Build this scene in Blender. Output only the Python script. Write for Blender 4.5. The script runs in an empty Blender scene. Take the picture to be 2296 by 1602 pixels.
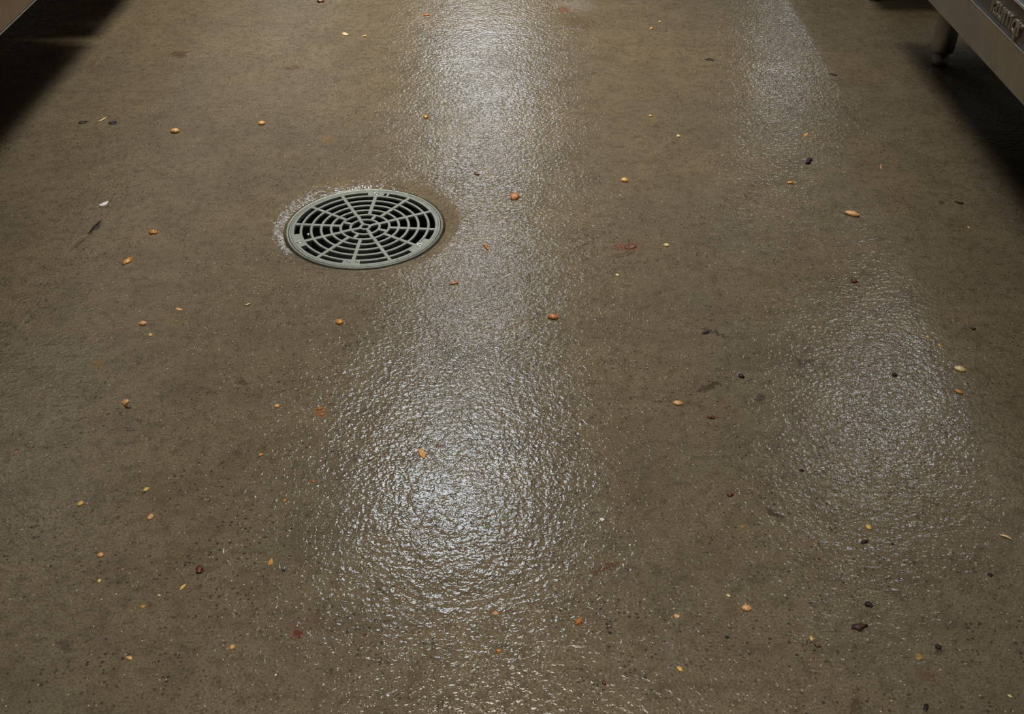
import bpy, bmesh, math, random
from mathutils import Vector, Matrix, noise

# ------------------------------------------------------------ camera, world, lights
W, H = 2296, 1602
F = 2418.0                      # focal length in pixels
TH = math.radians(37.1)         # pitch below the horizon
CT, ST = math.cos(TH), math.sin(TH)
HC = 1.0                        # camera height
sc = bpy.context.scene
C = sc.collection
cd = bpy.data.cameras.new('camera'); cam = bpy.data.objects.new('camera', cd); C.objects.link(cam)
cam.location = (0, 0, HC); cam.rotation_euler = (math.pi/2 - TH, 0, 0)
cd.sensor_width = 36.0; cd.lens = F/W*36.0; cd.clip_start = 0.02
sc.camera = cam
sc.view_settings.view_transform = 'Standard'; sc.view_settings.look = 'None'
sc.view_settings.gamma = 1.0; sc.view_settings.use_curve_mapping = False
sc.view_settings.exposure = 0.0
wd = bpy.data.worlds.new('world'); sc.world = wd; wd.use_nodes = True
wb = wd.node_tree.nodes['Background']
wb.inputs[0].default_value = (1.0, 0.86, 0.66, 1); wb.inputs[1].default_value = 0.035

def area(name, x, y, z, sx, sy, power, col, rot=(0, 0, 0), spread=180):
    l = bpy.data.lights.new(name, 'AREA'); l.shape = 'RECTANGLE'; l.size = sx; l.size_y = sy
    l.energy = power; l.color = col; l.spread = math.radians(spread)
    o = bpy.data.objects.new(name, l); C.objects.link(o); o.location = (x, y, z); o.rotation_euler = rot
    return o
COOL = (0.80, 0.90, 1.0); WARM = (1.0, 0.91, 0.76); NEUT = (1.0, 0.95, 0.86)
ZL = 2.6
area('ceiling_lamp', -0.27, 3.72, ZL, 0.62, 0.60, 16.5, COOL)
area('ceiling_lamp', -0.22, 5.35, ZL, 0.62, 0.60, 8, COOL)
area('ceiling_lamp', -0.24, 8.4, ZL, 0.72, 2.0, 24, COOL)
area('ceiling_lamp', 1.90, 4.25, ZL, 0.42, 0.62, 6.0, COOL)
area('ceiling_lamp', 2.36, 9.0, ZL, 0.20, 1.3, 5.5, COOL)
area('ceiling_lamp', -2.05, 9.8, ZL, 0.9, 1.2, 3.5, COOL)
# added fill lamps for the floor, narrow spread keeps them out of its reflections
area('floor_fill', -0.28, 3.05, ZL, 0.45, 0.45, 15.5, WARM, spread=74)
area('floor_fill', -0.15, 1.9, ZL, 0.45, 0.45, 4, NEUT, spread=70)
area('floor_fill', -0.05, 0.3, ZL, 0.45, 0.45, 8.5, NEUT, spread=75)
area('floor_fill', 0.25, 1.9, ZL, 0.45, 0.45, 1.8, NEUT, spread=64)

# ------------------------------------------------------------ helpers
def floor_at(px, py, z=0.0):
    """image point of the photograph -> point on the plane at height z"""
    u = px - W/2; v = py - H/2
    dy = CT*F - ST*v; dz = -ST*F - CT*v
    t = (z - HC)/dz
    return Vector((u*t, dy*t, z))

def lin(r, g, b):
    f = lambda c: (c/255/12.92) if c/255 <= 0.04045 else ((c/255+0.055)/1.055)**2.4
    return (f(r), f(g), f(b), 1)

def link(o, parent=None):
    C.objects.link(o)
    if parent: o.parent = parent
    return o

def obj(name, bm, m, parent=None, smooth=False, loc=None):
    me = bpy.data.meshes.new(name); bmesh.ops.recalc_face_normals(bm, faces=bm.faces[:]); bm.to_mesh(me); bm.free()
    if smooth:
        for p in me.polygons: p.use_smooth = True
    me.materials.append(m)
    o = bpy.data.objects.new(name, me); link(o, parent)
    if loc is not None: o.location = loc
    return o

def empty(name, loc):
    o = bpy.data.objects.new(name, None); link(o); o.location = loc; o.empty_display_size = 0.05
    return o

def tag(o, label, cat, group=None):
    o['label'] = label; o['category'] = cat
    if group: o['group'] = group
    return o

def bx(bm, x0, x1, y0, y1, z0, z1, bev=0.0, seg=2):
    r = bmesh.ops.create_cube(bm, size=1.0)
    for v in r['verts']:
        v.co = Vector(((x0+x1)/2 + v.co.x*(x1-x0), (y0+y1)/2 + v.co.y*(y1-y0), (z0+z1)/2 + v.co.z*(z1-z0)))
    if bev > 0:
        es = list({e for v in r['verts'] for e in v.link_edges})
        bmesh.ops.bevel(bm, geom=es, offset=bev, segments=seg, affect='EDGES', profile=0.5)

def lathe(bm, prof, n=96, closed=False, cx=0, cy=0):
    """prof: list of (r, z)"""
    rings = []
    for r, z in prof:
        rings.append([bm.verts.new((cx + r*math.cos(2*math.pi*i/n), cy + r*math.sin(2*math.pi*i/n), z)) for i in range(n)])
    m = len(rings)
    for k in range(m if closed else m-1):
        a, b = rings[k], rings[(k+1) % m]
        for i in range(n):
            j = (i+1) % n
            bm.faces.new((a[i], a[j], b[j], b[i]))
    return rings

DC = floor_at(818, 503.5); DX, DY = DC.x, DC.y   # drain centre
RD = 0.1445                                      # radius of its seat
# ------------------------------------------------------------ materials
def newmat(name):
    m = bpy.data.materials.new(name); m.use_nodes = True
    nt = m.node_tree; b = nt.nodes['Principled BSDF']
    return m, nt, b
def N(nt, t, **kw):
    n = nt.nodes.new(t)
    for k, v in kw.items(): setattr(n, k, v)
    return n
def L(nt, a, b): nt.links.new(a, b)
def mathn(nt, op, a, b=None, c=None, clamp=False):
    n = N(nt, 'ShaderNodeMath', operation=op, use_clamp=clamp)
    for i, x in enumerate((a, b, c)):
        if x is None: continue
        if isinstance(x, (int, float)): n.inputs[i].default_value = x
        else: L(nt, x, n.inputs[i])
    return n.outputs[0]
def noisen(nt, vec, scale, detail=2, rough=0.5, dist=0.0):
    n = N(nt, 'ShaderNodeTexNoise'); n.inputs['Scale'].default_value = scale
    n.inputs['Detail'].default_value = detail; n.inputs['Roughness'].default_value = rough
    n.inputs['Distortion'].default_value = dist
    L(nt, vec, n.inputs['Vector']); return n.outputs[0]
def ramp(nt, fac, stops):
    r = N(nt, 'ShaderNodeValToRGB'); e = r.color_ramp.elements
    e[0].position, e[0].color = stops[0]; e[1].position, e[1].color = stops[1]
    for p, c in stops[2:]:
        x = e.new(p); x.color = c
    L(nt, fac, r.inputs[0]); return r.outputs[0]
def mixc(nt, fac, a, b):
    n = N(nt, 'ShaderNodeMix', data_type='RGBA')
    if isinstance(fac, (int, float)): n.inputs[0].default_value = fac
    else: L(nt, fac, n.inputs[0])
    for i, x in ((6, a), (7, b)):
        if isinstance(x, tuple): n.inputs[i].default_value = x
        else: L(nt, x, n.inputs[i])
    return n.outputs[2]

# stains on the concrete: (px, py, half length px, half width px, image angle, colour, strength)
STAINS = [
    (1290, 12, 50, 14, 0, (140, 134, 124), 0.4), (1500, 1470, 12, 60, 0, (112, 106, 98), 0.3),
    (1408, 553, 36, 10, 0, (112, 62, 34), 0.6), (1395, 572, 34, 6, 8, (80, 50, 32), 0.5),
    (692, 1398, 40, 20, 12, (96, 66, 50), 0.4), (665, 1425, 16, 10, 10, (95, 35, 15), 0.8),
    (1357, 1275, 32, 10, 25, (88, 50, 24), 0.7), (402, 122, 22, 9, 5, (75, 42, 22), 0.7),
    (654, 152, 22, 6, 5, (80, 52, 22), 0.6), (213, 513, 24, 5, 42, (42, 26, 16), 0.9), (180, 545, 26, 3.5, 38, (62, 44, 30), 0.7),
    (718, 924, 17, 13, 0, (136, 84, 30), 0.6), (1262, 22, 14, 9, -10, (110, 66, 40), 0.7), (1300, 50, 45, 14, -8, (84, 62, 40), 0.5),
    (1585, 870, 30, 8, 22, (58, 44, 32), 0.75), (1740, 1155, 30, 6, -22, (52, 38, 26), 0.7), (1800, 815, 16, 12, 0, (60, 48, 36), 0.6),
    (1600, 746, 36, 6, -20, (52, 34, 24), 0.6), (1095, 392, 22, 14, -40, (125, 95, 55), 0.4), (735, 312, 14, 10, 0, (122, 92, 48), 0.6),
    (1705, 892, 14, 9, 0, (50, 40, 32), 0.7), (317, 1360, 26, 9, 0, (112, 92, 48), 0.5), (1111, 1375, 14, 5, 0, (130, 88, 30), 0.7),
    (222, 814, 12, 9, 0, (122, 84, 36), 0.6), (2078, 1514, 26, 18, 0, (92, 62, 42), 0.5), (1920, 1585, 14, 26, 0, (62, 48, 36), 0.6),
    (845, 1055, 26, 14, -60, (92, 66, 46), 0.4), (545, 856, 16, 10, 0, (66, 50, 38), 0.6), (385, 715, 34, 20, -5, (120, 100, 62), 0.35),
    (150, 1448, 18, 20, 60, (62, 46, 34), 0.6), (1470, 1300, 6, 30, 0, (88, 80, 70), 0.4), (1462, 268, 16, 9, 0, (118, 98, 56), 0.6),
    (1640, 925, 30, 12, -30, (104, 84, 52), 0.4), (2110, 455, 8, 5, 0, (50, 38, 28), 0.6), (1890, 478, 10, 3, -25, (66, 56, 46), 0.7),
    (2105, 1460, 12, 12, -40, (60, 48, 34), 0.7), (290, 603, 24, 3, 0, (90, 66, 42), 0.6),
]

def mathv(nt, v, off):
    n = N(nt, 'ShaderNodeVectorMath', operation='ADD'); L(nt, v, n.inputs[0]); n.inputs[1].default_value = off
    return n.outputs[0]
def make_floor_mat():
    m, nt, b = newmat('wet_concrete')
    geo = N(nt, 'ShaderNodeNewGeometry'); P = geo.outputs['Position']
    big = noisen(nt, P, 2.2, 3, 0.6)
    mid = noisen(nt, P, 14, 4, 0.65)
    mott = noisen(nt, P, 60, 3, 0.6)
    fine = noisen(nt, P, 330, 2, 0.6)
    col = ramp(nt, big, [(0.3, lin(108, 98, 79)), (0.7, lin(125, 110, 84))])
    col = mixc(nt, ramp(nt, mid, [(0.42, (0, 0, 0, 1)), (0.68, (0.5, 0.5, 0.5, 1))]), col, lin(88, 74, 56))
    col = mixc(nt, ramp(nt, mott, [(0.48, (0, 0, 0, 1)), (0.68, (0.6, 0.6, 0.6, 1))]), col, lin(80, 67, 50))
    # pits, and pale grit that also paints sparkle into the colour
    vo = N(nt, 'ShaderNodeTexVoronoi'); vo.inputs['Scale'].default_value = 190; L(nt, P, vo.inputs['Vector'])
    rnd = N(nt, 'ShaderNodeSeparateColor'); L(nt, vo.outputs['Color'], rnd.inputs[0])
    dot = mathn(nt, 'LESS_THAN', vo.outputs['Distance'], mathn(nt, 'MULTIPLY', rnd.outputs[0], 0.42))
    pick = mathn(nt, 'GREATER_THAN', rnd.outputs[1], 0.5)
    patch = ramp(nt, noisen(nt, P, 7, 2), [(0.35, (0.25, 0.25, 0.25, 1)), (0.6, (0.85, 0.85, 0.85, 1))])
    dk = mathn(nt, 'MULTIPLY', mathn(nt, 'MULTIPLY', dot, pick), patch)
    col = mixc(nt, dk, col, lin(40, 31, 21))
    col = mixc(nt, ramp(nt, fine, [(0.45, (0, 0, 0, 1)), (0.68, (0.75, 0.75, 0.75, 1))]), col, lin(70, 59, 44))
    vg = N(nt, 'ShaderNodeTexVoronoi'); vg.inputs['Scale'].default_value = 150; L(nt, mathv(nt, P, (3.3, 1.7, 0)), vg.inputs['Vector'])
    cg = N(nt, 'ShaderNodeSeparateColor'); L(nt, vg.outputs['Color'], cg.inputs[0])
    gk = mathn(nt, 'MULTIPLY', mathn(nt, 'LESS_THAN', vg.outputs['Distance'], 0.15), mathn(nt, 'GREATER_THAN', cg.outputs[1], 0.86))
    col = mixc(nt, mathn(nt, 'MULTIPLY', gk, 0.85), col, lin(190, 176, 150))
    # stains
    sep = N(nt, 'ShaderNodeSeparateXYZ'); L(nt, P, sep.inputs[0])
    edge = noisen(nt, P, 95, 3, 0.7)
    for (px, py, hl, hw, ang, c, s) in STAINS:
        c0 = floor_at(px, py); a = math.radians(ang)
        e1 = floor_at(px + hl*math.cos(a), py - hl*math.sin(a)) - c0
        e2 = floor_at(px + hw*math.sin(a), py + hw*math.cos(a)) - c0
        # inverse of the 2x2 matrix [e1 e2]
        det = e1.x*e2.y - e2.x*e1.y
        dx = mathn(nt, 'SUBTRACT', sep.outputs[0], c0.x); dy = mathn(nt, 'SUBTRACT', sep.outputs[1], c0.y)
        p = mathn(nt, 'ADD', mathn(nt, 'MULTIPLY', dx, e2.y/det), mathn(nt, 'MULTIPLY', dy, -e2.x/det))
        q = mathn(nt, 'ADD', mathn(nt, 'MULTIPLY', dx, -e1.y/det), mathn(nt, 'MULTIPLY', dy, e1.x/det))
        r2 = mathn(nt, 'ADD', mathn(nt, 'MULTIPLY', p, p), mathn(nt, 'MULTIPLY', q, q))
        k = mathn(nt, 'SUBTRACT', 1.0, mathn(nt, 'ADD', r2, mathn(nt, 'MULTIPLY', mathn(nt, 'SUBTRACT', edge, 0.5), 6.5)))
        k = mathn(nt, 'MULTIPLY', k, s*1.6, clamp=True)
        k = mathn(nt, 'MINIMUM', k, s)
        inr = mathn(nt, 'LESS_THAN', r2, 3.0)
        col = mixc(nt, mathn(nt, 'MULTIPLY', k, inr), col, lin(*c))
    L(nt, col, b.inputs['Base Color'])
    # surface relief: orange-peel trowel texture under a thin film of water
    wet = noisen(nt, P, 3.1, 3, 0.55)
    n1 = noisen(nt, P, 135, 1.5, 0.5, 0.3)
    n2 = noisen(nt, P, 330, 1, 0.5)
    n3 = noisen(nt, P, 30, 2, 0.5)
    dv = N(nt, 'ShaderNodeVectorMath', operation='DISTANCE'); L(nt, P, dv.inputs[0]); dv.inputs[1].default_value = (DX, DY, 0)
    pool = ramp(nt, mathn(nt, 'ADD', dv.outputs['Value'], mathn(nt, 'MULTIPLY', n3, 0.03)), [(0.180, (0.8, 0.8, 0.8, 1)), (0.215, (1, 1, 1, 1))])
    amp = ramp(nt, wet, [(0.35, (0.6, 0.6, 0.6, 1)), (0.65, (1, 1, 1, 1))])
    h = mathn(nt, 'ADD', mathn(nt, 'MULTIPLY', n1, 0.00115), mathn(nt, 'MULTIPLY', n2, 0.00022))
    h = mathn(nt, 'MULTIPLY', mathn(nt, 'MULTIPLY', h, amp), pool)
    h = mathn(nt, 'ADD', h, mathn(nt, 'MULTIPLY', n3, 0.0009))
    # sparse little beads standing in the water film
    vb = N(nt, 'ShaderNodeTexVoronoi'); vb.inputs['Scale'].default_value = 130; L(nt, P, vb.inputs['Vector'])
    cb = N(nt, 'ShaderNodeSeparateColor'); L(nt, vb.outputs['Color'], cb.inputs[0])
    cap = mathn(nt, 'SUBTRACT', 0.062, mathn(nt, 'MULTIPLY', vb.outputs['Distance'], vb.outputs['Distance']))
    cap = mathn(nt, 'MULTIPLY', mathn(nt, 'MAXIMUM', cap, 0.0), 0.62/130)
    cap = mathn(nt, 'MULTIPLY', cap, mathn(nt, 'GREATER_THAN', cb.outputs[0], 0.5))
    h = mathn(nt, 'ADD', h, cap)
    bp = N(nt, 'ShaderNodeBump'); bp.inputs['Distance'].default_value = 1.0; bp.inputs['Strength'].default_value = 1.0
    L(nt, h, bp.inputs['Height'])
    bp2 = N(nt, 'ShaderNodeBump'); bp2.inputs['Distance'].default_value = 1.0; bp2.inputs['Strength'].default_value = 0.9
    L(nt, mathn(nt, 'ADD', h, mathn(nt, 'MULTIPLY', fine, 0.0012)), bp2.inputs['Height'])
    b.inputs['Roughness'].default_value = 0.75
    b.inputs['Specular IOR Level'].default_value = 0.25
    L(nt, bp2.outputs[0], b.inputs['Normal'])
    b.inputs['Coat Weight'].default_value = 1.0
    b.inputs['Coat IOR'].default_value = 1.45
    cr = ramp(nt, wet, [(0.4, (0.05, 0.05, 0.05, 1)), (0.7, (0.10, 0.10, 0.10, 1))])
    L(nt, mathn(nt, 'MULTIPLY', cr, pool), b.inputs['Coat Roughness'])
    L(nt, bp.outputs[0], b.inputs['Coat Normal'])
    return m

def metal(name, c, rough, bump=0.0, scale=300, spots=None, metallic=1.0):
    m, nt, b = newmat(name)
    co = N(nt, 'ShaderNodeTexCoord').outputs['Object']
    n = noisen(nt, co, scale*0.2, 3, 0.6)
    col = ramp(nt, n, [(0.3, tuple(x*0.75 for x in c[:3])+(1,)), (0.75, c)])
    if spots:
        v = noisen(nt, co, 240, 2, 0.5)
        col = mixc(nt, ramp(nt, v, [(0.64, (0, 0, 0, 1)), (0.70, (0.8, 0.8, 0.8, 1))]), col, spots)
    L(nt, col, b.inputs['Base Color'])
    b.inputs['Metallic'].default_value = metallic; b.inputs['Roughness'].default_value = rough
    if bump:
        bp = N(nt, 'ShaderNodeBump'); bp.inputs['Distance'].default_value = bump; bp.inputs['Strength'].default_value = 1
        L(nt, noisen(nt, co, scale, 2, 0.6), bp.inputs['Height']); L(nt, bp.outputs[0], b.inputs['Normal'])
    return m
_mc = {}
def food(c, rough=0.45):
    k = (c, rough)
    if k in _mc: return _mc[k]
    m, nt, b = newmat('food_%02x%02x%02x' % c)
    co = N(nt, 'ShaderNodeTexCoord').outputs['Object']
    n = noisen(nt, co, 350, 3, 0.6)
    l = lin(*c)
    L(nt, ramp(nt, n, [(0.35, tuple(x*0.6 for x in l[:3])+(1,)), (0.6, l)]), b.inputs['Base Color'])
    b.inputs['Roughness'].default_value = 0.6 if sum(c) < 150 else rough
    b.inputs['Coat Weight'].default_value = 0.0 if sum(c) < 150 else 0.4; b.inputs['Coat Roughness'].default_value = 0.2
    _mc[k] = m
    return m

M_FLOOR = make_floor_mat()
M_GRATE = metal('worn_drain_metal', (0.27, 0.285, 0.255, 1), 0.5, 0.0006, 500, None, 0.55)
M_SCREW = metal('screw_metal', (0.72, 0.74, 0.74, 1), 0.35)
M_BOWL = metal('dark_iron', (0.012, 0.012, 0.010, 1), 0.7, metallic=0.0)
M_STEEL = metal('brushed_steel', (0.44, 0.41, 0.35, 1), 0.42, 0.00002, 60, (0.10, 0.08, 0.06, 1))
M_FACE = metal('steel_front', (0.50, 0.42, 0.32, 1), 0.40, 0.00002, 60, (0.12, 0.09, 0.06, 1))
M_STEEL_D = metal('dull_steel', (0.20, 0.19, 0.17, 1), 0.5, 0.00002, 60)
M_TRIM = metal('polished_trim', (0.75, 0.75, 0.76, 1), 0.3)
M_LEG = metal('leg_steel', (0.42, 0.40, 0.36, 1), 0.42)
M_BLUE = metal('top_steel', (0.42, 0.45, 0.50, 1), 0.30)
M_DARK = metal('cast_iron', (0.03, 0.03, 0.035, 1), 0.5, metallic=0.3)

# ------------------------------------------------------------ the floor, dished around the drain
def build_floor():
    bm = bmesh.new(); n = 256
    radii = [RD+0.0034, RD+0.0045] + [RD+0.007+0.0045*i for i in range(24)]
    rings = []
    def ang_out(a):     # how far the dish runs out in each direction
        return 0.026 + 0.020*(0.5+0.5*math.cos(a-1.95))**2 + 0.002*math.sin(3*a+1.0) + 0.0015*math.sin(7*a)
    for k, r in enumerate(radii):
        ring = []
        for i in range(n):
            a = 2*math.pi*i/n
            t = min(1.0, (r-RD)/ang_out(a)); s = (1-t)**1.6 if t < 1 else 0.0
            z = -0.0068*s
            w = max(0.0, 1-t)
            z += w*0.0007*noise.noise(Vector((math.cos(a)*r*55, math.sin(a)*r*55, 3.1)))
            if r > RD+0.085: z = 0.0
            ring.append(bm.verts.new((DX+r*math.cos(a), DY+r*math.sin(a), z)))
        rings.append(ring)
    low = [bm.verts.new((v.co.x, v.co.y, -0.05)) for v in rings[0]]
    rings.insert(0, low)
    X0, X1, Y0, Y1 = -6.0, 6.0, -3.0, 12.0
    out = []
    for i in range(n):
        a = 2*math.pi*i/n; d = Vector((math.cos(a), math.sin(a)))
        t = min(((X1-DX) if d.x > 0 else (X0-DX))/d.x if abs(d.x) > 1e-9 else 1e9,
                ((Y1-DY) if d.y > 0 else (Y0-DY))/d.y if abs(d.y) > 1e-9 else 1e9)
        out.append(bm.verts.new((DX+d.x*t, DY+d.y*t, 0)))
    rings.append(out)
    for k in range(len(rings)-1):
        for i in range(n):
            j = (i+1) % n
            bm.faces.new((rings[k][i], rings[k][j], rings[k+1][j], rings[k+1][i]))
    o = obj('floor', bm, M_FLOOR, smooth=True); o['kind'] = 'structure'
    for p in o.data.polygons:
        if p.normal.z < 0: p.flip()
    return o
build_floor()

# ------------------------------------------------------------ the floor drain
def sector(bm, r0, r1, a0, a1, z0, z1, seg=10):
    top, bot = [], []
    for s in range(seg+1):
        a = math.radians(a0 + (a1-a0)*s/seg)
        for r, lst in ((r0, 0), (r1, 1)):
            top.append(bm.verts.new((r*math.cos(a), r*math.sin(a), z1)))
            bot.append(bm.verts.new((r*math.cos(a), r*math.sin(a), z0)))
    for s in range(seg):
        a, b, c, d = 2*s, 2*s+1, 2*s+3, 2*s+2
        bm.faces.new((top[a], top[b], top[c], top[d])); bm.faces.new((bot[a], bot[d], bot[c], bot[b]))
        bm.faces.new((top[a], top[d], bot[d], bot[a])); bm.faces.new((top[b], bot[b], bot[c], top[c]))
    bm.faces.new((top[0], bot[0], bot[1], top[1])); e = 2*seg
    bm.faces.new((top[e], top[e+1], bot[e+1], bot[e]))

def bar(bm, r0, r1, ang, w, z0, z1, ch=0.0008):
    """radial bar with chamfered top"""
    a = math.radians(ang); d = Vector((math.cos(a), math.sin(a), 0)); s = Vector((-d.y, d.x, 0))
    prof = [(-w/2, z0), (-w/2, z1-ch), (-w/2+ch, z1), (w/2-ch, z1), (w/2, z1-ch), (w/2, z0)]
    A = [bm.verts.new(d*r0 + s*p + Vector((0, 0, z))) for p, z in prof]
    B = [bm.verts.new(d*r1 + s*p + Vector((0, 0, z))) for p, z in prof]
    for i in range(6):
        j = (i+1) % 6; bm.faces.new((A[i], A[j], B[j], B[i]))
    bm.faces.new(A[::-1]); bm.faces.new(B)

def ringbar(bm, r, w, z0, z1, ch=0.0008, n=120):
    lathe(bm, [(r-w/2, z0), (r-w/2, z1-ch), (r-w/2+ch, z1), (r+w/2-ch, z1), (r+w/2, z1-ch), (r+w/2, z0)], n, closed=True)

drain = empty('floor_drain', (DX, DY, -0.0))
tag(drain, 'round metal floor drain with a spiderweb grate set into the wet concrete', 'floor drain')
ZT = -0.0040
bm = bmesh.new()      # outer frame
lathe(bm, [(0.1392, -0.014), (0.1392, ZT-0.0012), (0.1398, ZT-0.0004), (0.1425, ZT+0.0004), (0.1436, ZT-0.0006), (0.1438, -0.045), (0.136, -0.045), (0.136, -0.014)], 160, closed=True)
obj('drain_frame', bm, M_GRATE, drain, smooth=False)
bm = bmesh.new()
RI = 0.1285
lathe(bm, [(RI, -0.012), (RI, ZT-0.001), (RI+0.0008, ZT), (0.1340, ZT), (0.1346, ZT-0.0007), (0.1352, ZT), (0.1378, ZT), (0.1386, ZT-0.0008), (0.1386, -0.012)], 160, closed=True)
BARS = [0.0085, 0.0265, 0.0445, 0.0620, 0.0800, 0.0980, 0.1165]
for r in BARS: ringbar(bm, r, 0.0052, -0.0085, ZT-0.0003)
for k in range(4): bar(bm, BARS[0], BARS[1], 117+90*k, 0.0070, -0.0085, ZT)
for k in range(8): bar(bm, BARS[1], BARS[2], 24.5+45*k, 0.0070, -0.0085, ZT)
for k in range(12): bar(bm, BARS[2], RI+0.001, -4+30*k, 0.0072, -0.0085, ZT)
sector(bm, BARS[-1], RI+0.001, 79, 93.5, -0.012, ZT-0.0001)
sector(bm, BARS[-1], RI+0.001, 74.5, 76.5, -0.012, ZT-0.0001)
sector(bm, BARS[-1], RI+0.001, 193, 214, -0.012, ZT-0.0001)
sector(bm, BARS[-1]+0.003, RI+0.001, 316, 339, -0.012, ZT-0.0001)
sector(bm, BARS[-1], RI+0.001, 258, 272, -0.012, ZT-0.0001)
# small raised marks cast on the bottom pad
for a, r in ((261, 0.1205), (263.5, 0.1245), (268.5, 0.1205), (270, 0.1245)):
    sector(bm, r-0.001, r+0.001, a-1.0, a+1.0, ZT-0.001, ZT+0.0006, 3)
grate = obj('grate', bm, M_GRATE, drain)
for ang in (86, 206.5, 327.5):
    a = math.radians(ang); r = 0.1245
    bm = bmesh.new(); x, y = r*math.cos(a), r*math.sin(a)
    lathe(bm, [(0.0052, ZT-0.001), (0.0052, ZT+0.0008), (0.0045, ZT+0.0013), (0.0030, ZT+0.0012), (0.0024, ZT-0.0005), (0.0001, ZT-0.0005)], 28, cx=x, cy=y)
    s = obj('screw', bm, M_SCREW, grate, smooth=False)
bm = bmesh.new()      # bowl under the grate
lathe(bm, [(0.136, -0.016), (0.134, -0.09), (0.120, -0.14), (0.06, -0.17), (0.045, -0.18), (0.045, -0.24), (0.0005, -0.24)], 96)
obj('bowl', bm, M_BOWL, drain, smooth=True)
for ang, r, z in ((176, 0.108, -0.024), (194, 0.108, -0.03), (6, 0.122, -0.018), (183, 0.121, -0.018)):  # studs added to put bright glints under the grate
    a = math.radians(ang); bm = bmesh.new()
    x, y = r*math.cos(a), r*math.sin(a)
    lathe(bm, [(0.0034, z-0.05), (0.0034, z-0.001), (0.0024, z), (0.0001, z)], 16, cx=x, cy=y)
    obj('glint_stud', bm, M_SCREW if ang != 194 else M_LEG, drain)

# ------------------------------------------------------------ kitchen units on both sides
ZB = 0.25
XR = 0.905/CT*(1-ZB); XL = -1.037/CT*(1-ZB)

def make_leg(name, x, y, zt, parent, m):
    bm = bmesh.new()
    lathe(bm, [(0.0001, zt), (0.0255, zt), (0.0272, 0.060), (0.0268, 0.037), (0.0255, 0.034), (0.0001, 0.034)], 40)
    leg = obj(name, bm, m, parent, smooth=False); leg.location = (x, y, 0)
    for p in leg.data.polygons: p.use_smooth = abs(p.normal.z) < 0.5
    bm = bmesh.new()
    lathe(bm, [(0.0001, 0.0345), (0.0190, 0.0345), (0.0190, 0.004), (0.018, 0.001), (0.0001, 0.0)], 40)
    ft = obj('adjustable_foot', bm, m, leg, smooth=False)
    for p in ft.data.polygons: p.use_smooth = abs(p.normal.z) < 0.7
    return leg

def make_range(y0, y1, label, letters, leg_y):
    r = empty('cooking_range', (XR+0.4, (y0+y1)/2, 0)); ox, oy = XR+0.4, (y0+y1)/2
    tag(r, label, 'range')
    def P(name, bm, m, par=r, **k):
        o = obj(name, bm, m, par, **k)
        for v in o.data.vertices: v.co.x -= ox; v.co.y -= oy
        return o
    z1 = 0.322; z2 = 0.381
    bm = bmesh.new(); bx(bm, XR+0.006, XR+0.80, y0, y1, ZB+0.001, z2-0.002, 0.002); P('body', bm, M_STEEL_D)
    bm = bmesh.new(); bx(bm, XR, XR+0.012, y0, y1, ZB, z1, 0.0035, 3); P('kick_panel', bm, M_STEEL)
    bm = bmesh.new(); bx(bm, XR+0.0005, XR+0.006, y0, y1, z1-0.0012, z1+0.0006, 0.0005, 2); P('panel_trim', bm, M_TRIM)
    bm = bmesh.new(); bx(bm, XR+0.0035, XR+0.014, y0, y1, z1+0.001, z2-0.001, 0.001, 2); P('name_panel', bm, M_STEEL_D)
    bm = bmesh.new(); bx(bm, XR-0.001, XR+0.008, y0, y1, z2-0.0015, z2+0.0035, 0.0015, 3); P('top_edge', bm, M_TRIM)
    bm = bmesh.new(); bx(bm, XR+0.009, XR+0.80, y0, y1, z2-0.004, z2+0.001, 0.001, 2); top = P('top_plate', bm, M_BLUE)
    ny = max(1, int((y1-y0)/0.62)); step = (y1-y0)/ny
    for q in range(ny):
        cy = y0+step*(q+0.5); cx = XR+0.42
        bm = bmesh.new()
        for rr in (0.06, 0.12, 0.20):
            lathe(bm, [(rr-0.006, z2+0.001), (rr-0.006, z2+0.022), (rr+0.006, z2+0.022), (rr+0.006, z2+0.001)], 48, closed=True, cx=cx, cy=cy)
        for h in range(4):
            a = math.pi*h/4; r2 = bmesh.ops.create_cube(bm, size=1.0)
            for v in r2['verts']:
                x, y = v.co.x*0.42, v.co.y*0.012
                v.co = Vector((cx+x*math.cos(a)-y*math.sin(a), cy+x*math.sin(a)+y*math.cos(a), z2+0.024+v.co.z*0.01))
        P('burner_grate', bm, M_DARK)
    if letters:
        cu = bpy.data.curves.new('raised_lettering', 'FONT'); cu.body = letters; cu.size = 0.050; cu.extrude = 0.0026
        cu.bevel_depth = 0.0006; cu.bevel_resolution = 1; cu.space_character = 1.0
        to = bpy.data.objects.new('tmp', cu); C.objects.link(to)
        bpy.context.view_layer.update()
        me = bpy.data.meshes.new_from_object(to); bpy.data.objects.remove(to)
        me.name = 'raised_lettering'; me.materials.clear(); me.materials.append(M_STEEL)
        lt = bpy.data.objects.new('raised_lettering', me); link(lt, r)
        # text runs from far to near on the face that looks into the aisle
        lt.matrix_local = Matrix.Translation((XR+0.0025-ox, 1.905-oy, z1+0.0125)) @ Matrix(((0, 0, -1, 0), (-1, 0, 0, 0), (0, 1, 0, 0), (0, 0, 0, 1)))
        lt.scale.x *= 1.0
    for yy in leg_y:
        for xx in (1.024, XR+0.70):
            l = make_leg('leg', xx-ox, yy-oy, ZB+0.002, r, M_LEG)
    return r
make_range(0.10, 2.66, 'low stainless cooking range with raised lettering at the upper right corner', 'laumqr', (0.25, 2.488))
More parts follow.
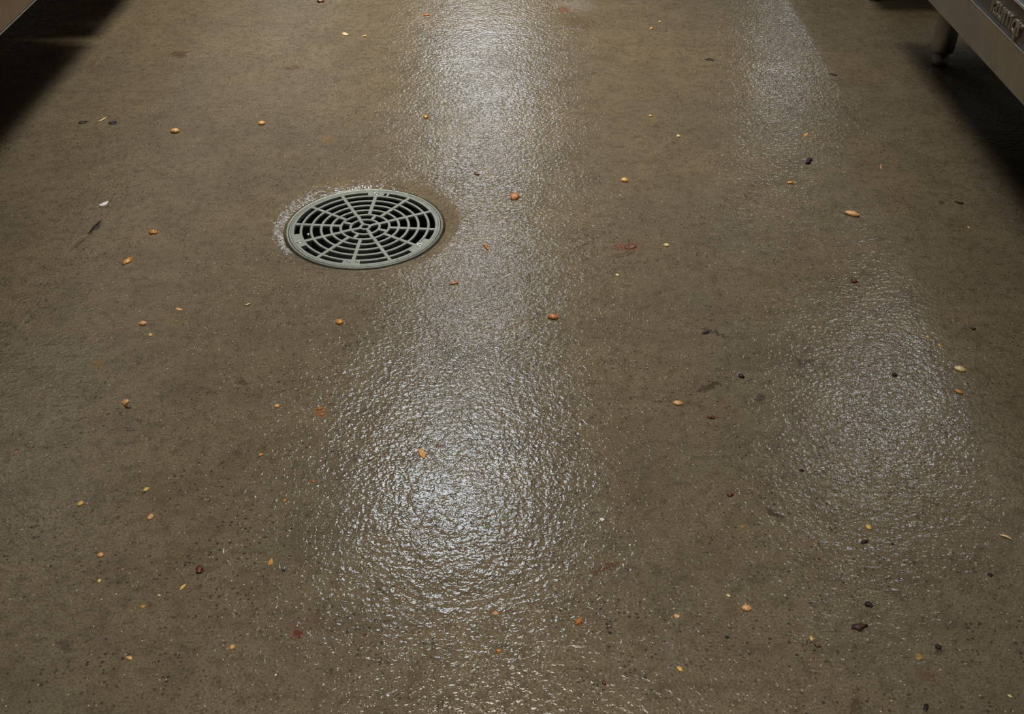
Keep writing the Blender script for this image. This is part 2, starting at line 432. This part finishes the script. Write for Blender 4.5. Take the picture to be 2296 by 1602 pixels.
def make_stand(y0, y1, label):  # unseen unit casting a shadow, shaped low so lamp reflections clear it
    x0 = XR+0.04; ox, oy = x0+0.35, (y0+y1)/2
    r = empty('unseen_stand', (ox, oy, 0)); tag(r, label, 'stand')
    bm = bmesh.new(); bx(bm, x0-ox, x0+0.7-ox, y0-oy, y1-oy, 0.200, 0.222, 0.003, 2); obj('top', bm, M_STEEL_D, r)
    for (p, q, u, v) in ((x0+0.02, x0+0.68, y0+0.02, y0+0.04), (x0+0.02, x0+0.68, y1-0.04, y1-0.02)):
        bm = bmesh.new(); bx(bm, p-ox, q-ox, u-oy, v-oy, 0.16, 0.201, 0.002, 2); obj('cross_rail', bm, M_STEEL_D, r)
    for yy in (y0+0.08, y1-0.08):
        for xx in (x0+0.10, x0+0.62): make_leg('leg', xx-ox, yy-oy, 0.201, r, M_LEG)
make_stand(2.87, 4.2, 'unseen low steel stand casting the small shadow at the top edge, beyond the lit gap')

def make_counter(y0, y1, label):
    ox, oy = XL-0.35, (y0+y1)/2
    r = empty('steel_counter', (ox, oy, 0)); tag(r, label, 'counter', 'steel counters along the left side')
    def P(name, bm, m, par=r, **k):
        o = obj(name, bm, m, par, **k)
        for v in o.data.vertices: v.co.x -= ox; v.co.y -= oy
        return o
    bm = bmesh.new(); bx(bm, XL-0.70, XL-0.004, y0, y1, ZB+0.002, 0.84, 0.002); P('cabinet_body', bm, M_STEEL)
    bm = bmesh.new(); bx(bm, XL-0.006, XL+0.0008, y0, y1, ZB, ZB+0.0025, 0.0008, 2); P('bottom_rail', bm, M_TRIM)
    half = (y0+y1)/2
    for a, b_ in ((y0+0.004, half-0.002), (half+0.002, y1-0.004)):
        bm = bmesh.new(); bx(bm, XL-0.016, XL, a, b_, ZB+0.0035, 0.80, 0.002, 2); d = P('door', bm, M_FACE)
        bm = bmesh.new(); bx(bm, XL, XL+0.02, half-0.05 if a < half-0.1 else half+0.03, half-0.03 if a < half-0.1 else half+0.05, 0.55, 0.68, 0.004); P('handle', bm, M_TRIM, d)
    bm = bmesh.new(); bx(bm, XL-0.72, XL+0.012, y0-0.002, y1+0.002, 0.842, 0.875, 0.004, 2); P('worktop', bm, M_STEEL)
    for yy in (y0+0.12, y1-0.12):
        for xx in (XL-0.42, XL-0.62): make_leg('leg', xx-ox, yy-oy, ZB+0.004, r, M_LEG)
    return r
make_counter(0.2, 2.66, 'stainless counter with a bright bottom edge at the upper left corner')
make_counter(2.70, 4.3, 'stainless counter at the far left, past the thin gap of light')

# ------------------------------------------------------------ crumbs, seeds and scraps
random.seed(4)
def seed_mesh(l, w, t, point=0.6, seed=0):
    bm = bmesh.new(); bmesh.ops.create_uvsphere(bm, u_segments=14, v_segments=12, radius=1.0)
    rot = Matrix.Rotation(math.pi/2, 4, 'Y'); bmesh.ops.transform(bm, matrix=rot, verts=bm.verts[:])
    for v in bm.verts:
        x, y, z = v.co
        taper = 1 - point*0.45*max(0, x)**2 - point*0.15*max(0, -x)**2
        k = noise.noise(Vector((x*1.5+seed, y*1.5, z*1.5)))*0.10
        y *= taper*(1+k); z *= taper*(1+k)
        if z > 0: z -= 0.18*math.exp(-(y/0.18)**2)*(1-x*x)
        z = max(z, -0.55)
        v.co = Vector((x*l/2, y*w/2, (z+0.55)*t/1.5))
    return bm
def crumb_mesh(l, w, t, seed=0, rough=0.55):
    bm = bmesh.new(); bmesh.ops.create_icosphere(bm, subdivisions=3, radius=1.0)
    for v in bm.verts:
        p = v.co.copy()
        k = 1 + rough*noise.noise(p*1.3+Vector((seed*3.7, 0, 0))) + rough*0.6*noise.noise(p*3.3+Vector((0, seed*2.1, 0)))
        p *= k; z = max(p.z, -0.4)
        v.co = Vector((p.x*l/2, p.y*w/2, (z+0.4)*t/1.4))
    return bm
def flake_mesh(l, w, t, seed=0):
    bm = bmesh.new(); n = 22; rows = 4; rings = []
    def zz(x, y): return t*(0.5*(x*x)*0.9 + 0.35*noise.noise(Vector((x*1.6+seed, y*1.6, 0))) + 0.25)
    c = None
    for layer in (0, 1):
        rr = []
        for k in range(1, rows+1):
            ring = []
            for i in range(n):
                a = 2*math.pi*i/n
                R = (k/rows)*(1+0.28*noise.noise(Vector((math.cos(a)*1.4+seed*1.7, math.sin(a)*1.4, 0.3))))
                x, y = R*math.cos(a), R*math.sin(a)*(1-0.25*math.cos(a))
                ring.append(bm.verts.new((x*l/2, y*w/2, zz(x, y)+(t*0.3 if layer else 0))))
            rr.append(ring)
        cc = bm.verts.new((0, 0, zz(0, 0)+(t*0.3 if layer else 0)))
        for i in range(n): bm.faces.new((cc, rr[0][i], rr[0][(i+1) % n]))
        for k in range(rows-1):
            for i in range(n):
                j = (i+1) % n; bm.faces.new((rr[k][i], rr[k][j], rr[k+1][j], rr[k+1][i]))
        rings.append(rr[-1])
    for i in range(n):
        j = (i+1) % n; bm.faces.new((rings[0][i], rings[0][j], rings[1][j], rings[1][i]))
    mz = min(v.co.z for v in bm.verts)
    for v in bm.verts: v.co.z -= mz
    return bm
def sliver_mesh(l, w, t, seed=0):
    bm = bmesh.new(); n = 12; m = 6; rings = []
    for k in range(n+1):
        u = k/n*2-1; s = max(0.12, (1-abs(u)**2.2)); ring = []
        bend = 0.35*w*math.sin(u*2.1+seed)
        for i in range(m):
            a = 2*math.pi*(i+0.5)/m
            ring.append(bm.verts.new((u*l/2, bend + math.cos(a)*w/2*s*(1+0.2*noise.noise(Vector((u*4, i, seed)))), (math.sin(a)*s+0.9)*t/2)))
        rings.append(ring)
    for k in range(n):
        for i in range(m):
            j = (i+1) % m; bm.faces.new((rings[k][i], rings[k][j], rings[k+1][j], rings[k+1][i]))
    bm.faces.new(rings[0][::-1]); bm.faces.new(rings[-1])
    mz = min(v.co.z for v in bm.verts)
    for v in bm.verts: v.co.z -= mz
    return bm

TAN = (222, 172, 104); PALE = (236, 208, 150); AMB = (205, 140, 50); GOLD = (232, 186, 96); PEACH = (232, 172, 112)
ORG = (188, 116, 54); RED = (100, 42, 20); BRN = (100, 62, 30); DRK = (36, 24, 18); BLK = (20, 18, 24); WHT = (232, 228, 232)
G_SEED = 'tan seeds scattered over the wet floor'
G_CRUMB = 'crumbs scattered over the wet floor'
G_DARK = 'dark scraps scattered over the wet floor'
# px, py, length px, height px, image angle, kind, colour, label
ITEMS = [
 (393,296,20,9,0,'seed',TAN,'tan seed on the floor to the right of the two dark scraps, upper left'),
 (587,278,16,8,8,'seed',TAN,'tan seed above and left of the drain, level with the two dark scraps'),
 (343,522,18,10,10,'crumb',AMB,'amber crumb beside the drain, upper of two left of it'),
 (287,586,27,10,32,'crumb',AMB,'slanted amber crumb left of the drain, lower of two there'),
 (321,727,18,9,5,'seed',PEACH,'pale peach seed below left of the drain, upper of a close pair'),
 (337,752,9,8,10,'seed',GOLD,'tiny golden seed just below a pale peach seed, left of centre'),
 (556,684,13,4,5,'sliver',PALE,'thin pale yellow sliver below the left edge of the drain'),
 (402,694,16,6,-15,'flake',PEACH,'faint peach flake right of the close pair of pale seeds'),
 (281,903,13,14,70,'crumb',TAN,'broken tan crumb near the left edge at mid height'),
 (287,913,14,8,-20,'crumb',BRN,'small brown crumb touching the broken tan crumb at mid height on the left'),
 (36,1017,7,9,70,'crumb',ORG,'tiny orange crumb closest to the left edge of the photo'),
 (328,1099,15,9,35,'seed',GOLD,'golden seed, topmost of a triangle of three at lower left'),
 (181,1131,16,10,32,'seed',GOLD,'golden seed, leftmost of a triangle of three at lower left'),
 (338,1161,16,13,50,'seed',PEACH,'rough tan seed, lowest of a triangle of three at lower left'),
 (226,1246,15,11,10,'seed',PEACH,'peach seed above a tiny pale one near the lower left edge'),
 (223,1304,9,9,70,'seed',PALE,'tiny pale seed with an amber tail below the peach seed at lower left'),
 (410,1318,19,8,48,'seed',GOLD,'slanted golden seed left below the dark red crumb'),
 (447,1280,18,17,0,'crumb',RED,'dark red crumb with a bright glint, lower left'),
 (521,1453,14,12,40,'seed',TAN,'tan seed near the bottom, right of the round peach one'),
 (290,1477,15,11,-15,'seed',TAN,'round peach seed near the bottom left corner'),
 (357,1336,7,5,0,'seed',PALE,'speck-like pale seed left of the slanted golden seed'),
 (321,1360,12,6,15,'flake',AMB,'small yellowish flake below the speck-like pale seed'),
 (188,275,23,7,10,'flake',DRK,'dark brown curled scrap, left of the two by the upper left shadow'),
 (254,276,20,7,3,'flake',BLK,'blue-black scrap, right of the two by the upper left shadow'),
 (230,269,26,3,27,'sliver',PALE,'thin straight pale sliver lying between the two dark scraps'),
 (233,458,22,8,28,'flake',WHT,'white papery flake left of the drain'),
 (213,509,44,4,43,'sliver',DRK,'long dark stringy scrap under the white flake'),
 (719,3,14,8,0,'crumb',RED,'dark red crumb at the very top edge, left of centre'),
 (775,77,13,7,-30,'flake',PALE,'pale wing-shaped flake, left of two near the top'),
 (817,81,10,4,30,'sliver',GOLD,'small golden sliver, right of two pale bits near the top'),
 (957,33,16,5,-10,'sliver',ORG,'orange brown sliver on the left rim of the long bright reflection, near the top'),
 (955,263,12,11,0,'crumb',AMB,'amber crumb on the left rim of the bright reflection, above the drain'),
 (1068,390,12,7,-40,'crumb',BRN,'small brown crumb in the bright reflection above right of the drain'),
 (1155,443,21,14,-5,'crumb',ORG,'glossy rust-brown crumb in the bright reflection, right of the drain'),
 (1089,555,22,7,-32,'sliver',ORG,'brown bent sliver in the bright reflection, right of the drain bottom'),
 (1018,636,22,6,20,'sliver',ORG,'rusty thin sliver in the bright reflection below the drain'),
 (762,724,17,12,15,'seed',AMB,'amber seed directly below the drain'),
 (1240,713,24,12,-8,'seed',ORG,'plump orange seed on the right rim of the bright reflection'),
 (621,912,13,9,15,'seed',PEACH,'pale seed to the left of a rusty orange smear'),
 (716,918,13,7,20,'crumb',ORG,'rusty orange crumb inside an orange smear, below the drain'),
 (722,930,9,6,-20,'crumb',ORG,'second smaller rusty bit at the lower side of the orange smear'),
 (947,1018,25,14,-62,'flake',AMB,'orange flake with dark tip standing out in the lower bright reflection'),
 (638,1124,10,7,30,'crumb',ORG,'small orange crumb with a white glint, left of the lower bright reflection'),
 (585,1021,10,7,30,'crumb',AMB,'small amber crumb above left of the white-glinting orange crumb'),
 (702,1080,9,6,0,'crumb',ORG,'faint tiny orange crumb at the left border of the lower bright reflection'),
 (607,1261,11,16,80,'flake',AMB,'upright amber flake at lower left of the bright reflection'),
 (928,1353,11,10,0,'seed',WHT,'round white seed below the lower bright reflection'),
 (1119,1461,13,9,10,'crumb',AMB,'orange crumb near the bottom centre'),
 (1111,1376,16,6,0,'flake',AMB,'flat dull amber flake above the bottom centre crumb'),
 (662,1428,20,9,20,'flake',RED,'dark red wet scrap at the tip of a reddish smear, lower left of centre'),
 (1460,64,11,4,20,'sliver',GOLD,'tiny golden sliver near the top, right of the bright reflection'),
 (1479,49,6,5,0,'seed',PALE,'white speck of seed above the tiny golden sliver near the top'),
 (1591,135,22,5,-6,'sliver',DRK,'short dark straight splinter near the top, between the two bright reflections'),
 (1868,168,20,4,-5,'sliver',DRK,'dark splinter right of the upper right reflection'),
 (1458,261,9,4,-10,'seed',GOLD,'tiny yellow seed right of the bright reflection, above the drain level'),
 (1521,306,9,7,0,'seed',PALE,'tiny cream seed below right of the tiny yellow seed'),
 (1400,406,17,8,-8,'seed',GOLD,'bright golden seed between the drain and the right side, upper one'),
 (1494,551,12,8,-15,'seed',PALE,'small bright cream seed right of the red-brown smear'),
 (1414,553,26,12,0,'flake',(108,60,34),'red-brown wet scrap in the middle of a red-brown smear'),
 (1384,618,8,7,-40,'seed',PALE,'speck of pale seed below the red-brown smear'),
 (1582,747,16,8,35,'sliver',DRK,'dark curled thread right of the plump orange seed'),
 (1520,906,22,11,-3,'seed',TAN,'clean oval tan seed right of centre, mid height'),
 (1662,845,14,10,0,'crumb',DRK,'dark crumb above right of the clean oval tan seed'),
 (1594,936,16,11,0,'crumb',BRN,'brown crumb below right of the clean oval tan seed'),
 (1637,1111,16,8,5,'crumb',RED,'dark red-black crumb between the two lower reflections'),
 (1663,1183,8,6,-30,'crumb',AMB,'tiny amber crumb below the dark red-black crumb'),
 (1297,1396,16,18,60,'crumb',ORG,'orange ragged crumb right of the bottom centre'),
 (1518,1382,13,9,0,'flake',PEACH,'pale triangular flake between an orange crumb and a round tan seed'),
 (1633,1337,11,7,-30,'seed',PALE,'small cream seed just above the big round tan seed'),
 (1674,1366,23,16,-3,'seed',PEACH,'biggest round tan seed, lower right of centre'),
 (1524,1502,16,11,-40,'seed',GOLD,'golden oval seed near the bottom, right of centre'),
 (1355,1533,12,9,-50,'crumb',RED,'small dark red crumb at the bottom, right of centre'),
 (1630,1430,9,7,0,'crumb',BLK,'black speck below the biggest round tan seed'),
 (1368,1420,8,6,0,'crumb',BLK,'black speck right of the orange ragged crumb'),
 (1807,304,10,6,0,'crumb',GOLD,'yellow crumb under the upper right reflection'),
 (1814,362,14,13,60,'crumb',BLK,'black crumb with a thin tail under the yellow crumb'),
 (1772,411,13,5,-8,'crumb',AMB,'flat amber crumb below left of the black tailed crumb'),
 (1976,375,5,14,85,'sliver',PEACH,'faint upright peach sliver right of the black tailed crumb'),
 (1910,482,35,10,-14,'seed',PEACH,'long husked grain, orange tan, at the right below the upper reflection'),
 (2150,455,20,6,-2,'sliver',DRK,'dark splinter close to the right hand shadow'),
 (2172,511,7,5,-40,'seed',PEACH,'speck of peach grit below the dark splinter near the right shadow'),
 (1914,631,13,9,0,'crumb',RED,'rust-red crumb above the right hand reflection'),
 (2152,830,27,11,-14,'seed',PALE,'pale tan long seed at the right, upper of two in line'),
 (2150,880,20,8,-22,'seed',AMB,'amber seed with dark rim at the right, lower of two in line'),
 (2080,757,7,7,0,'crumb',GOLD,'yellow speck of crumb above left of the pale long seed, upper of two'),
 (2106,775,7,7,0,'crumb',GOLD,'yellow speck of crumb above left of the pale long seed, lower of two'),
 (1947,1184,15,12,-45,'seed',GOLD,'golden oval seed below the right hand reflection'),
 (1938,1216,15,10,20,'crumb',DRK,'dark crumb just below the golden oval seed at right'),
 (2001,1221,7,5,0,'crumb',BLK,'tiny black speck right of the dark crumb at right'),
 (2254,1206,32,6,-24,'sliver',PALE,'straw-like pale sliver near the right edge'),
 (1947,1357,18,13,-10,'crumb',DRK,'small black-brown crumb above the big dark red one'),
 (1927,1408,34,17,8,'crumb',(62,30,20),'biggest dark red-brown scrap in the lower right'),
 (1819,1433,12,9,-70,'seed',GOLD,'golden seed with a dark tail at lower right'),
 (1833,1449,20,6,-28,'sliver',BRN,'brown curved tail lying against the golden seed at lower right'),
 (2264,1562,13,6,-28,'seed',PALE,'small pale seed in the bottom right corner'),
 (2219,1290,14,8,-30,'crumb',DRK,'dark crumb by itself near the lower right edge'),
 (2060,1474,18,14,-35,'flake',(150,120,60),'dull yellow curled flake at lower right'),
 (2076,1588,12,18,80,'crumb',BLK,'black scrap at the bottom edge, right side'),
 (2103,1452,14,11,-40,'crumb',DRK,'dark crumb beside the dull yellow curled flake'),
 (2182,738,12,5,-5,'sliver',DRK,'thin dark splinter above the pale long seed at right'),
 (2006,842,12,9,-15,'crumb',DRK,'dark speck at the top of the right hand reflection'),
 (1797,1056,12,6,0,'crumb',DRK,'dark crumb at the left border of the right hand reflection'),
 (636,1280,7,5,0,'crumb',BLK,'black speck just right of the upright amber flake'),
 (1350,1165,11,7,0,'flake',WHT,'tiny white flake right of the lower bright reflection'),
 (502,1237,14,4,-80,'sliver',WHT,'white hair-thin sliver above left of the upright amber flake'),
]
for k, (px, py, lp, hp, ang, kind, col, label) in enumerate(ITEMS):
    c = floor_at(px, py); a = math.radians(ang)
    if lp < hp and abs(ang) > 45: lp, hp = hp, lp
    e1 = floor_at(px+lp/2*math.cos(a), py-lp/2*math.sin(a)) - floor_at(px-lp/2*math.cos(a), py+lp/2*math.sin(a))
    e2 = floor_at(px+hp/2*math.sin(a), py+hp/2*math.cos(a)) - floor_at(px-hp/2*math.sin(a), py-hp/2*math.cos(a))
    length = e1.length; width = abs(e1.x*e2.y-e1.y*e2.x)/length
    if width > length*1.6: width = length*1.6
    rz = math.atan2(e1.y, e1.x)
    if kind == 'seed':
        bm = seed_mesh(length, width*0.85, min(length, width)*0.42, seed=k); nm, cat, grp = 'seed', 'seed', G_SEED
    elif kind == 'crumb':
        bm = crumb_mesh(length*0.95, width*0.85, min(length, width)*0.38, seed=k); nm, cat, grp = 'crumb', 'crumb', G_CRUMB
    elif kind == 'flake':
        bm = flake_mesh(length, width*0.9, min(length, width)*0.16, seed=k); nm, cat, grp = 'flake', 'flake', G_CRUMB
    else:
        bm = sliver_mesh(length, width*0.8, min(width*0.8, 0.003), seed=k); nm, cat, grp = 'sliver', 'sliver', G_CRUMB
    if col in (DRK, BLK): grp = G_DARK
    o = obj(nm, bm, food(col), smooth=True)
    o.location = (c.x, c.y, -0.0002); o.rotation_euler = (0, 0, rz)
    tag(o, label, cat, grp)
